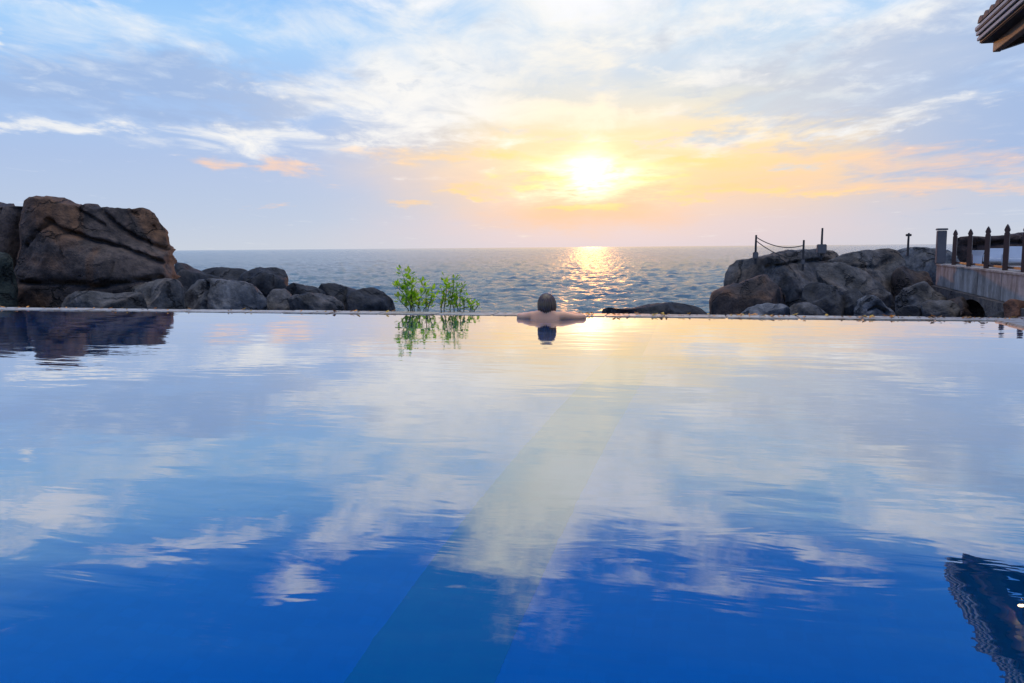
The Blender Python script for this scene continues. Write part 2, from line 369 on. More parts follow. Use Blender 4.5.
# ------------------------------------------------------------------ the pool
def build_pool():
    root = empty('swimming_pool', (0, 0, 0), 'deep blue infinity pool with pale coping filling the whole foreground', 'pool')
    FZ, SZ, SY = -1.35, -.22, PZ(810, 357, 0).y
    def part(name, mat, *boxes):
        bm = bmesh.new()
        for (x0, x1, y0, y1, z0, z1) in boxes: box(bm, ((x0 + x1) / 2, (y0 + y1) / 2, (z0 + z1) / 2), (x1 - x0, y1 - y0, z1 - z0))
        return link(name, bm_mesh(bm, name), mat, root)
    LX1 = PZ(645, 348, 0).x
    part('floor', TILE_BLUE, (PX0, PX1, PY0, EDGE_IN, FZ - .3, FZ))
    bm = bmesh.new(); ctr = lambda y: -.73 + .045 * y
    poly(bm, [(ctr(y) + s * .18, y, FZ + .006) for y, s in ((PY0, -1), (6.9, -1), (6.9, 1), (PY0, 1))], Vector((0, 0, -.02)))
    link('lane_stripe', bm_mesh(bm, 'lane_stripe'), TILE_GREEN, root)
    part('floor_border', TILE_MID, (PX0, LX1, 6.9, EDGE_IN, FZ - .3, FZ + .006))
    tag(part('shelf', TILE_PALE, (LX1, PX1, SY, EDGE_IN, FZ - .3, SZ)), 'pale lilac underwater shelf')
    part('pool_wall', TILE_MID, (PX0 - .4, PX1 + .4, EDGE_IN, EDGE_OUT - .02, -2.4, -.042), (PX0 - .4, PX0, PY0, EDGE_IN, -2.4, -.042), (PX1, PX1 + .4, PY0, EDGE_IN, -2.4, -.042), (PX0 - .4, PX1 + .4, PY0 - .4, PY0, -2.4, -.042))
    # coping stones, each a little uneven, cut into one kerb
    bm = bmesh.new()
    x = PX0 - .45
    while x < PX1 + .45:
        L = random.uniform(.55, .75); x1 = min(x + L, PX1 + .45)
        box(bm, ((x + x1) / 2, (EDGE_IN + EDGE_OUT) / 2, -.021 + random.uniform(-.003, .003)), (x1 - x - .006, EDGE_OUT - EDGE_IN, .058), .008); x = x1
    y = PY0
    while y < EDGE_IN:
        y1 = min(y + .65, EDGE_IN)
        for X in (PX1 + .225, PX0 - .225): box(bm, (X, (y + y1) / 2, -.012 + random.uniform(-.003, .004)), (.45, y1 - y - .008, .058), .008)
        y = y1
    x = PX0 - .45
    while x < PX1 + .45:
        x1 = min(x + .65, PX1 + .45)
        box(bm, ((x + x1) / 2, PY0 - .225, -.012), (x1 - x - .008, .45, .058), .008); x = x1
    link('coping', bm_mesh(bm, 'coping'), COPING, root)
    bm = bmesh.new(); vs = [bm.verts.new(p) for p in ((PX0, PY0, 0), (PX1, PY0, 0), (PX1, EDGE_IN, 0), (PX0, EDGE_IN, 0))]; bm.faces.new(vs)
    tag(link('pool_water', bm_mesh(bm, 'pool_water'), WATER), kind='structure')
build_pool()

# ------------------------------------------------------------------ rocks
def seg_dist(p, a, b):
    ax, ay = a; bx, by = b; dx, dy = bx - ax, by - ay
    t = max(0, min(1, ((p[0] - ax) * dx + (p[1] - ay) * dy) / (dx * dx + dy * dy + 1e-9)))
    return math.hypot(p[0] - ax - t * dx, p[1] - ay - t * dy)
def rock(label, outline, D, thick, mat, sub=5, rough=.05, facets=7, grooves=(), box_=.78, seed=0, group=None, name='boulder'):
    """a boulder whose front outline is given at its own distance; it is as deep as `thick` each way"""
    rnd = random.Random(seed * 31 + int(outline[0][0]) * 7 + len(label))
    pts = [P(x, y, D) for x, y in outline]
    uv = [((p - CAM).dot(rt), p.z) for p in pts]
    A = sum(uv[i][0] * uv[(i + 1) % len(uv)][1] - uv[(i + 1) % len(uv)][0] * uv[i][1] for i in range(len(uv))) / 2
    cx = sum((uv[i][0] + uv[(i + 1) % len(uv)][0]) * (uv[i][0] * uv[(i + 1) % len(uv)][1] - uv[(i + 1) % len(uv)][0] * uv[i][1]) for i in range(len(uv))) / 6 / A
    cz = sum((uv[i][1] + uv[(i + 1) % len(uv)][1]) * (uv[i][0] * uv[(i + 1) % len(uv)][1] - uv[(i + 1) % len(uv)][0] * uv[i][1]) for i in range(len(uv))) / 6 / A
    N = 720; Rt = np.zeros(N)
    for k in range(N):
        t = 2 * math.pi * k / N; dx, dz = math.cos(t), math.sin(t); best = 0
        for i in range(len(uv)):
            x1, z1 = uv[i][0] - cx, uv[i][1] - cz; x2, z2 = uv[(i + 1) % len(uv)][0] - cx, uv[(i + 1) % len(uv)][1] - cz
            den = dx * (z2 - z1) - dz * (x2 - x1)
            if abs(den) < 1e-9: continue
            s = (x1 * (z2 - z1) - z1 * (x2 - x1)) / den; q = (x1 * dz - z1 * dx) / den
            if -1e-6 <= q <= 1 + 1e-6 and s > best: best = s
        Rt[k] = best
    kern = np.ones(9) / 9; Rt = np.convolve(np.concatenate([Rt[-4:], Rt, Rt[:4]]), kern, 'valid')
    k2 = 181; Rs = np.convolve(np.concatenate([Rt[-90:], Rt, Rt[:90]]), np.ones(k2) / k2, 'valid')
    size = float(np.mean(Rt))
    bm = bmesh.new(); bmesh.ops.create_icosphere(bm, subdivisions=sub, radius=1)
    planes = []
    for i in range(facets + 3):
        a = rnd.uniform(-1.2, 1.2); e = rnd.uniform(-.5, 1.0)
        n = Vector((math.sin(a) * math.cos(e), -math.cos(a) * math.cos(e), math.sin(e))); planes.append((n, rnd.uniform(.56, .84)))
    off = Vector((rnd.uniform(-50, 50), rnd.uniform(-50, 50), rnd.uniform(-50, 50)))
    gl = [([((P(x, y, D) - CAM).dot(rt), P(x, y, D).z) for x, y in gline], w * D / F, dp) for gline, w, dp in grooves]
    for v in bm.verts:
        n = v.co; rho = min(1, math.hypot(n.x, n.z)); t = math.atan2(n.z, n.x) % (2 * math.pi)
        q = t / (2 * math.pi) * N; i0 = int(q) % N; fr = q - int(q)
        ra = Rt[i0] * (1 - fr) + Rt[(i0 + 1) % N] * fr; rb = Rs[i0] * (1 - fr) + Rs[(i0 + 1) % N] * fr
        w = rho ** 2; r = (rb * (1 - w) + ra * w) * rho ** .9 * (1 - .36 * max(0, n.y))
        dpt = math.copysign(abs(n.y) ** box_, n.y)
        p = Vector((math.cos(t) * r / size, dpt * thick / size, math.sin(t) * r / size))
        for pn, pd in planes:
            s = p.dot(pn) - pd * (1.0 + .25 * noise.noise(p * 1.3 + off))
            if s > 0: p -= pn * s * .9
        q3 = p * size
        nn = noise.fractal(q3 * .8 / max(.5, size) * 1.6 + off, .9, 2.1, 6)
        ri = noise.ridged_multi_fractal(q3 * 1.1 + off, .9, 2.2, 5, .9, 2) - 1.2
        fine = noise.fractal(q3 * 4.5 + off, .8, 2.1, 4)
        p += n * (rough * (1.4 * nn + .45 * ri) + .034 / max(size, .6) * fine)
        p = p * size
        if gl and n.y < .35:
            g_ = 0
            for line, wd, dp in gl:
                dd = min(seg_dist((p.x + cx, p.z + cz), line[j], line[j + 1]) for j in range(len(line) - 1))
                dd += wd * .7 * noise.noise(Vector((p.x * 3, p.z * 3, 1)) + off)
                g_ = max(g_, dp * math.exp(-(dd / wd) ** 2))
            p.y += g_
        v.co = p
    base = CAM + rt * cx + hf * D; base.z = cz
    rot = Matrix.Rotation(YAW, 3, 'Z')
    bmesh.ops.rotate(bm, cent=(0, 0, 0), matrix=rot, verts=bm.verts)
    me = bm_mesh(bm, name, True)
    o = link(name, me, mat); o.location = base
    return tag(o, label, 'rock', group)

LG = 'rocks left of the pool'; RG = 'rocks right of the pool'
# left headland, about 20 m off
rock('tall brown boulder with long diagonal cracks at the left, the largest rock', [(25, 212), (30, 201), (44, 199), (60, 199), (78, 206), (88, 208), (92, 204), (98, 210), (108, 209), (118, 208), (130, 206), (140, 206), (148, 211), (156, 222), (164, 236), (170, 252), (171, 262), (176, 275), (178, 330), (100, 345), (36, 345), (26, 300), (24, 250)],
     20.5, 1.6, ROCK_BROWN, 6, .045, 4,
     [([(66, 222), (82, 231), (110, 242), (140, 250), (168, 262)], 2.2, .32), ([(104, 210), (118, 224), (140, 238), (166, 250)], 1.8, .28), ([(44, 281), (90, 281), (122, 284), (172, 277)], 1.6, .35),
      ([(70, 222), (52, 236), (42, 246)], 1.6, .2), ([(84, 208), (100, 218), (112, 226)], 1.2, .18), ([(122, 207), (140, 220), (158, 232)], 1.2, .16), ([(136, 262), (136, 282)], 1.2, .1)], .62, 1, LG)
rock('dark brown rock cut off by the left frame edge, beside the tall boulder', [(-60, 200), (-20, 186), (4, 191), (10, 197), (13, 206), (26, 205), (38, 206), (42, 225), (38, 262), (36, 300), (36, 340), (-60, 345)], 21.5, 1.3, ROCK_BROWN, 5, .04, 4, [([(8, 210), (10, 240), (20, 262), (14, 290)], 1.6, .2), ([(24, 205), (26, 240), (27, 300)], 3.2, .5)], .7, 2, LG)
rock('greenish low rock at the very left foot of the headland', [(-50, 250), (-8, 246), (6, 252), (13, 272), (15, 300), (14, 335), (-50, 340)], 18.4, .8, rock_mat('mossy_granite', (.022, .028, .02), (.055, .065, .045), (.07, .065, .035), .5), 5, .04, 5, (), .75, 3, LG)
rock('narrow dark rock wedged in the gap left of the tall boulder', [(12, 262), (24, 252), (34, 262), (36, 300), (36, 338), (12, 338)], 20.6, .8, ROCK_DARK, 4, .05, 5, (), .75, 4, LG)
rock('flat grey slab under the tall boulder at the waterline', [(62, 294), (76, 291), (110, 292), (140, 290), (146, 294), (146, 335), (62, 335)], 18.2, .7, ROCK_GREY, 5, .035, 5, (), .6, 5, LG)
rock('square grey block at the right foot of the tall boulder', [(128, 288), (150, 280), (172, 276), (180, 280), (181, 335), (128, 335)], 19.2, .9, ROCK_GREY, 5, .035, 6, ([([(152, 282), (154, 312)], 1.2, .12)]), .6, 6, LG)
rock('long pale topped grey slab right of the tall boulder', [(178, 283), (186, 279), (214, 279), (240, 281), (258, 286), (267, 298), (268, 335), (178, 335)], 21.5, 1.1, ROCK_PALE, 5, .035, 6, ([([(212, 284), (214, 310)], 1.6, .2)]), .62, 7, LG)
rock('long dark ridge of rock sloping down behind the pale slab', [(150, 262), (172, 261), (188, 264), (200, 271), (222, 276), (250, 280), (250, 335), (150, 335)], 26, 1.8, ROCK_DARK, 5, .05, 6, (), .75, 8, LG)
rock('low dark hump behind the pale slab, left of the squared knob', [(196, 272), (208, 267), (226, 267), (246, 270), (256, 278), (256, 330), (196, 330)], 27.5, 1.6, ROCK_DARK, 5, .045, 5, (), .75, 9, LG)
rock('dark squared knob of rock highest on the low ridge', [(238, 276), (248, 268), (256, 265.5), (274, 265), (282, 266), (285, 273), (285, 284), (292, 296), (290, 330), (240, 330)], 26, 1.5, ROCK_DARK, 5, .04, 6, ([([(274, 266), (277, 285)], 1.2, .15)]), .66, 10, LG)
rock('rounded dark boulder between the pale slab and the low ridge', [(266, 296), (272, 286), (284, 283), (291, 292), (292, 335), (264, 335)], 22.5, .8, ROCK_GREY, 5, .04, 5, (), .8, 11, LG)
rock('dark rock shelf behind the low rounded boulder', [(286, 288), (294, 283), (312, 286), (322, 290), (330, 298), (330, 330), (284, 330)], 25, 1.2, ROCK_DARK, 5, .05, 6, (), .75, 12, LG)
rock('low rounded greyish boulder in front of the dark shelf', [(288, 300), (296, 294), (318, 292), (334, 294), (344, 302), (350, 330), (288, 330)], 22, .8, ROCK_GREY, 5, .035, 5, (), .7, 13, LG)
rock('long low dark rock reaching towards the green shrub', [(310, 288), (322, 284), (336, 283), (346, 287), (356, 290), (370, 286), (382, 289), (392, 296), (400, 304), (402, 330), (312, 330)], 26, 1.5, ROCK_DARK, 5, .05, 7, ([([(346, 288), (352, 312)], 1.6, .25)]), .72, 14, LG)
# right headland, about 22 m off
rock('low flat dark reef just right of the bather', [(566, 313), (600, 312), (632, 308), (660, 303), (676, 301), (700, 302), (716, 305), (716, 335), (566, 335)], 25, 1.2, ROCK_DARK, 5, .03, 6, (), .75, 20, RG)
rock('big smooth brown boulder at the left end of the right headland', [(709, 302), (712, 292), (722, 287), (742, 282), (758, 276), (770, 274), (784, 274), (788, 284), (795, 298), (794, 335), (708, 335)], 21, 1.3, ROCK_BROWN, 5, .03, 6, ([([(768, 277), (784, 290), (790, 304)], 1.6, .14)]), .75, 21, RG)
rock('broad dark slab carrying the roped posts behind the brown boulder', [(724, 275), (728, 264), (738, 258), (756, 256), (780, 252), (806, 249), (828, 246), (844, 247), (852, 254), (856, 262), (850, 330), (722, 330)], 24.5, 2.0, ROCK_GREY, 5, .03, 6, ([([(760, 266), (790, 262), (830, 260)], 1.4, .2)]), .7, 22, RG)
rock('large rounded dome of rock in the middle of the right headland', [(828, 260), (845, 253), (870, 249), (896, 246), (905, 248), (907, 262), (896, 285), (890, 330), (828, 330)], 24, 1.8, ROCK_GREY, 5, .025, 6, ([([(846, 266), (872, 268), (898, 258)], 1.4, .14)]), .75, 23, RG)
rock('bluish dome of rock behind the concrete pillar', [(894, 252), (906, 247), (920, 247), (940, 250), (975, 262), (975, 320), (892, 320)], 27, 2.0, ROCK_PALE, 5, .025, 4, (), .8, 24, RG)
rock('smooth slanting block in front of the rounded dome', [(816, 268), (826, 262), (844, 262), (862, 268), (876, 282), (890, 296), (896, 312), (892, 335), (836, 335), (826, 300)], 22, 1.1, ROCK_GREY, 5, .025, 6, (), .7, 25, RG)
rock('dark tilted slab leaning left of the slanting block', [(803, 276), (810, 272), (822, 274), (834, 288), (846, 304), (848, 335), (812, 335), (804, 300)], 21, .8, ROCK_DARK, 5, .03, 5, (), .7, 26, RG)
rock('pale rounded boulder low at the pool edge, leftmost of the pale ones', [(738, 315), (748, 308), (764, 303), (778, 303), (788, 308), (794, 316), (796, 335), (736, 335)], 19, .8, ROCK_PALE, 5, .03, 4, (), .85, 27, RG)
rock('flat grey boulder between the two pale boulders at the edge', [(786, 310), (796, 302), (806, 301), (820, 307), (832, 314), (834, 335), (786, 335)], 19.8, .8, ROCK_GREY, 5, .03, 5, (), .8, 28, RG)
rock('small dark stone tucked under the slanting block', [(842, 296), (850, 288), (860, 286), (866, 294), (866, 330), (842, 330)], 20.6, .6, ROCK_DARK, 5, .03, 5, (), .8, 29, RG)
rock('pale pointed boulder with a hollow, low at the pool edge', [(855, 312), (858, 302), (866, 295), (874, 295), (884, 302), (892, 312), (906, 317), (906, 335), (855, 335)], 18.6, .7, ROCK_PALE, 5, .035, 6, ([([(864, 310), (872, 306), (880, 311)], 1.5, .16)]), .8, 30, RG)
rock('dark upright rock right of the rounded dome', [(896, 270), (908, 262), (922, 266), (934, 270), (936, 335), (896, 335)], 23, 1.0, ROCK_BROWN, 5, .04, 6, (), .72, 31, RG)
rock('grey slanting ledge running up to the concrete wall', [(898, 296), (906, 288), (924, 282), (938, 278), (946, 284), (946, 335), (898, 335)], 20.4, .8, ROCK_GREY, 5, .03, 6, (), .7, 32, RG)
rock('flat stone jutting out low beneath the concrete wall', [(924, 302), (934, 298), (950, 300), (960, 306), (962, 335), (924, 335)], 18, .6, ROCK_GREY, 5, .035, 5, (), .7, 33, RG)
rock('small dull boulder at the pool edge beneath the ledge', [(896, 313), (906, 306), (920, 305), (930, 312), (932, 335), (896, 335)], 18.4, .5, ROCK_DARK, 5, .03, 5, (), .8, 34, RG)

# ------------------------------------------------------------------ posts and rope on the right headland
POLE = plain('weathered_iron', (.055, .045, .04), .7, .3, 10, .2)
BASEM = plain('cement_footing', (.16, .14, .13), .85, .25, 8, .4)
PG = 'rope posts on the right headland'
def post(x, y0, y1, D, label, foot=0., cap=False):
    b = P(x, y1, D); t = P(x, y0, D)
    root = empty('rope_post', b, label, 'post', PG)
    bm = bmesh.new(); hgt = t.z - b.z; r = .035
    tube(bm, [(0, 0, -.25), (0, 0, hgt * .5), (.004, 0, hgt)], [r, r * .92, r * .8], 10)
    if cap: box(bm, (0, 0, hgt * .86), (.16, .07, .07), .01)
    link('pole', bm_mesh(bm, 'pole'), POLE, root)
    if foot:
        bm = bmesh.new(); box(bm, (0, 0, foot / 2 - .04), (foot * 1.3, foot * 1.2, foot + .08), .02)
        link('footing', bm_mesh(bm, 'footing'), BASEM, root)
    return b, t
a0, a1 = post(755.5, 235, 256, 23.8, 'thin dark post at the left end of the rope', .12)
b0, b1 = post(803, 240, 262, 23.2, 'short thin post at the right end of the rope', .08)
c0, c1 = post(821.5, 228, 251, 23.8, 'tallest post on the headland, standing on a square block', .20)
post(908, 233, 248, 24.6, 'lone post with a crossbar on the rounded dome', 0, True)
bm = bmesh.new()
for f0, f1, sag in ((.92, .75, .16), (.75, .12, .14)):
    pts = []
    for i in range(13):
        t = i / 12; p = (a0.lerp(a1, f0)).lerp(b0.lerp(b1, f1), t); p.z -= sag * 4 * t * (1 - t); pts.append(p)
    tube(bm, pts, .014, 6)
tag(link('rope', bm_mesh(bm, 'rope', True), plain('old_rope', (.10, .085, .07), .9, .2, 20)), 'slack dark rope strung between two thin posts on the rocks', 'rope')

# ------------------------------------------------------------------ concrete wall, fence and terrace at the right
def build_wall():
    zw = P(936, 265, 23.0).z
    A = PZ(936, 265, zw); B = PZ(1024, 275.5, zw); d = (B - A).normalized(); nrm = Vector((d.y, -d.x, 0))   # nrm points right, away from the pool
    if nrm.x < 0: nrm = -nrm
    L = (B - A).length * 1.0 + 6
    rz = math.atan2(d.y, d.x)
    m, g, b = material('stained_concrete')
    c = g.new('ShaderNodeTexCoord').outputs['Object']
    st = g.noise(g.mapping(c, sc=(1.2, 1.2, .5)), 1.6, 7, .68, .3); n2 = g.noise(c, 7, 6, .65)
    col = g.mix(g.smooth(st, .38, .66), (.18, .145, .12, 1), (.44, .38, .33, 1))
    g.put(b.inputs['Base Color'], g.op('MULTIPLY', .6, col, g.ramp(n2, [(.3, (.6, .58, .55)), (.7, (1.2, 1.2, 1.2))]))); b.inputs['Roughness'].default_value = .85
    bn = g.new('ShaderNodeBump'); bn.inputs['Strength'].default_value = .4; bn.inputs['Distance'].default_value = .03; g.l.new(n2, bn.inputs['Height']); g.l.new(bn.outputs[0], b.inputs['Normal'])
    root = empty('retaining_wall', A, 'stained concrete retaining wall on rubble stone at the right edge', 'wall', None, rz)
    # local x runs towards the viewer; the face is on the pool side
    side = 1 if Vector((-d.y, d.x, 0)).dot(nrm) > 0 else -1      # local +y or -y is behind the wall
    bm = bmesh.new(); x = 0
    for w_ in (2.7, 2.2, 2.0, 2.1, 2.3, 2.0, 2.0, 2.0, 2.0):
        if x > L: break
        box(bm, (x + w_ / 2, side * .16, -.29), (w_ - .02, .30 + random.uniform(-.01, .01), .58), .012); x += w_
    link('panel', bm_mesh(bm, 'panel'), m, root)
    bm = bmesh.new(); box(bm, (x / 2, side * .2, .012), (x, .42, .05), .01); link('ledge', bm_mesh(bm, 'ledge'), m, root)
    # rubble base with an arched culvert
    bm = bmesh.new()
    q = [PZ(968, 300, zw)]
    def locx(px, off=0.):
        r = ray(px, 270); O = A + nrm * off; t = (O - CAM).cross(d).z / r.cross(d).z; return (CAM + r * t - A).dot(d)
    a0_, a1_ = locx(968), locx(996); am = (a0_ + a1_) / 2; ar = (a1_ - a0_) / 2
    top, bot = -.585, -3.0
    prof = [(0, bot), (0, top), (x, top), (x, bot), (am + ar, bot), (am + ar, -1.06)]
    for i in range(1, 12): 
        t = math.pi * i / 12; prof.append((am + ar * math.cos(t), -1.06 + .40 * math.sin(t)))
    prof += [(am - ar, -1.06), (am - ar, bot)]
    poly(bm, [(px_, -side * .12, pz_) for px_, pz_ in prof], Vector((0, side * .75, 0)))
    link('rubble_base', bm_mesh(bm, 'rubble_base'), rock_mat('rubble_masonry', (.06, .05, .045), (.15, .12, .10), (.16, .10, .06), .5), root)
    bm = bmesh.new(); box(bm, (am, side * .8, -1.65), (ar * 2.6, .3, 2.2)); link('culvert_back', bm_mesh(bm, 'culvert_back'), ROCK_DARK, root)
    # terrace behind
    bm = bmesh.new(); box(bm, (x / 2 - .2, side * 4.4, -1.4), (x - .4, 8.0, 2.76)); o = link('terrace', bm_mesh(bm, 'terrace'), plain('terrace_paving', (.28, .24, .21), .8, .25, 2, .3)); o.location = A; o.rotation_euler[2] = rz; tag(o, kind='structure')
    # pillar
    pb = PZ(941, 265.6, zw); pt = P(941, 230, (pb - CAM).dot(hf))
    root = empty('gate_pillar', A + d * .02 + nrm * .10, 'square grey concrete pillar at the far end of the wall', 'pillar', None, rz)
    bm = bmesh.new(); hh = pt.z - zw; box(bm, (0, 0, hh / 2 - .02 + .04), (.235, .235, hh - .06), .012); link('shaft', bm_mesh(bm, 'shaft'), plain('grey_cement', (.13, .12, .12), .85, .3, 5, .4), root)
    bm = bmesh.new(); box(bm, (0, 0, hh + .03), (.28, .28, .055), .012); link('cap', bm_mesh(bm, 'cap'), plain('cap_cement', (.17, .15, .14), .85, .25, 5, .3), root)
    # pickets: shaped posts with a spear point, set on the wall
    root = empty('picket_fence', A + nrm * .16, 'dark brown wooden fence of spear topped pickets on the concrete wall', 'fence', None, rz)
    pm = plain('dark_varnished_wood', (.075, .032, .022), .45, .4, 9, .3)
    def picket_bm(h_):
        bm = bmesh.new(); w, t = .10, .055
        pr = [(-w / 2, .035), (w / 2, .035), (w / 2, h_ - .19), (w * .36, h_ - .165), (w * .55, h_ - .12), (w * .3, h_ - .05), (0, h_), (-w * .3, h_ - .05), (-w * .55, h_ - .12), (-w * .36, h_ - .165), (-w / 2, h_ - .19)]
        poly(bm, [(x_, -t / 2, z_) for x_, z_ in pr], Vector((0, t, 0))); return bm
    pk = None
    xs = [locx(p, .16) for p in (953.5, 968.5, 986, 1005, 1024)]
    step = xs[4] - xs[3]; xs += [xs[4] + step * k for k in (1, 2, 3)]
    for lx in xs:
        if pk is None: pk = o = link('picket', bm_mesh(picket_bm(.98), 'picket'), pm, root)
        else: o = pk.copy(); COL.objects.link(o); o.parent = root
        o.location = (lx, 0, 0); o.rotation_euler = (0, 0, R(random.uniform(-2, 2) + 62)); o.scale[2] = random.uniform(.98, 1.03)
    bm = bmesh.new(); 
    for z_ in (.10,): box(bm, ((xs[0] + xs[-1]) / 2, side * .06, z_), (xs[-1] - xs[0] + .1, .035, .05))
    link('rail', bm_mesh(bm, 'rail'), pm, root)
    return zw, A, d, nrm, rz
ZW, WA, WD, WN, WRZ = build_wall()
rock('dark brown rock mass rising behind the picket fence', [(956, 236), (966, 234), (985, 236), (1000, 235), (1030, 233), (1075, 232), (1085, 280), (1000, 290), (956, 282)], 29.5, 1.4, rock_mat('dark_red_granite', (.03, .02, .02), (.07, .045, .04), (.1, .05, .035), .5), 5, .03, 6, ([([(966, 246), (1000, 243), (1050, 241)], 1.6, .3)]), .7, 40, RG)
rock('reddish stone low beneath the wall at the right frame edge', [(1004, 302), (1012, 299), (1034, 303), (1040, 318), (1034, 326), (1008, 324)], 14.8, .3, ROCK_RED, 5, .03, 5, (), .7, 41, RG)
rock('dark flat stone at the foot of the wall by the culvert', [(988, 316), (1000, 311), (1024, 313), (1040, 318), (1040, 340), (986, 340)], 15.4, .4, ROCK_DARK, 5, .035, 5, (), .75, 42, RG)
rock('brown rubble stone left of the culvert mouth', [(950, 296), (958, 292), (968, 297), (970, 312), (968, 335), (950, 335)], 18.6, .5, ROCK_BROWN, 4, .04, 5, (), .75, 43, RG)

WHITE = plain('white_plastic', (.58, .59, .61), .45, .1, 4)
def white_things():
    # a tapered white planter
    b = P(977, 267.5, 21.9); b.z = ZW - .02
    bm = bmesh.new(); n = 20; rings = []
    for z, r in ((0, .085), (.02, .10), (.30, .12), (.42, .16), (.44, .165), (.44, .14), (.36, .12)):
        rings.append([bm.verts.new((r * math.cos(2 * math.pi * k / n), r * math.sin(2 * math.pi * k / n), z)) for k in range(n)])
    for q, r in zip(rings, rings[1:]):
        for k in range(n): bm.faces.new((q[k], q[(k + 1) % n], r[(k + 1) % n], r[k]))
    bm.faces.new(rings[0][::-1]); bm.faces.new(rings[-1])
    o = link('planter', bm_mesh(bm, 'planter'), WHITE); o.location = b; tag(o, 'slim white flared pot behind the pickets, leftmost white thing on the terrace', 'pot')
    def chair(px, D, label, rz, s=1.0):
        b = P(px, 268, D); b.z = ZW - .02
        root = empty('terrace_chair', b, label, 'chair', 'white chairs on the terrace', rz); root.scale = (s, s, s)
        bm = bmesh.new(); box(bm, (0, 0, .24), (.52, .52, .10), .03); link('seat', bm_mesh(bm, 'seat'), WHITE, root)
        bm = bmesh.new(); box(bm, (0, .25, .36), (.52, .07, .46), .03, Matrix.Rotation(R(-10), 3, 'X')); link('backrest', bm_mesh(bm, 'backrest'), WHITE, root)
        for sx in (-1, 1):
            bm = bmesh.new(); box(bm, (sx * .26, 0, .30), (.06, .50, .24), .02); link('armrest', bm_mesh(bm, 'armrest'), WHITE, root)
            for sy in (-1, 1):
                bm = bmesh.new(); tube(bm, [(sx * .22, sy * .2, 0), (sx * .21, sy * .19, .2)], [.02, .026], 8); link('leg', bm_mesh(bm, 'leg'), WHITE, root)
    chair(994, 20.3, 'low white armchair between the second and third pickets from the right', WRZ + R(80), .85)
    chair(1016, 18.2, 'larger white armchair at the right frame edge behind the fence', WRZ + R(70), .94)
    # folded lounger frame: a white slanting back with A legs
    b = P(1040, 268, 20.6); b.z = ZW - .02
    root = empty('sun_lounger', b, 'white lounger with its back raised behind the large armchair', 'lounger', None, WRZ + R(95))
    bm = bmesh.new(); box(bm, (0, -.5, .32), (.6, 1.2, .07), .02); link('seat', bm_mesh(bm, 'seat'), WHITE, root)
    bm = bmesh.new(); box(bm, (0, .30, .42), (.6, .06, .38), .02, Matrix.Rotation(R(-50), 3, 'X')); link('backrest', bm_mesh(bm, 'backrest'), WHITE, root)
    for sx in (-1, 1):
        for sy in (-1.0, .0):
            bm = bmesh.new(); tube(bm, [(sx * .27, sy, 0), (sx * .25, sy + .03, .3)], .025, 8); link('leg', bm_mesh(bm, 'leg'), WHITE, root)
white_things()

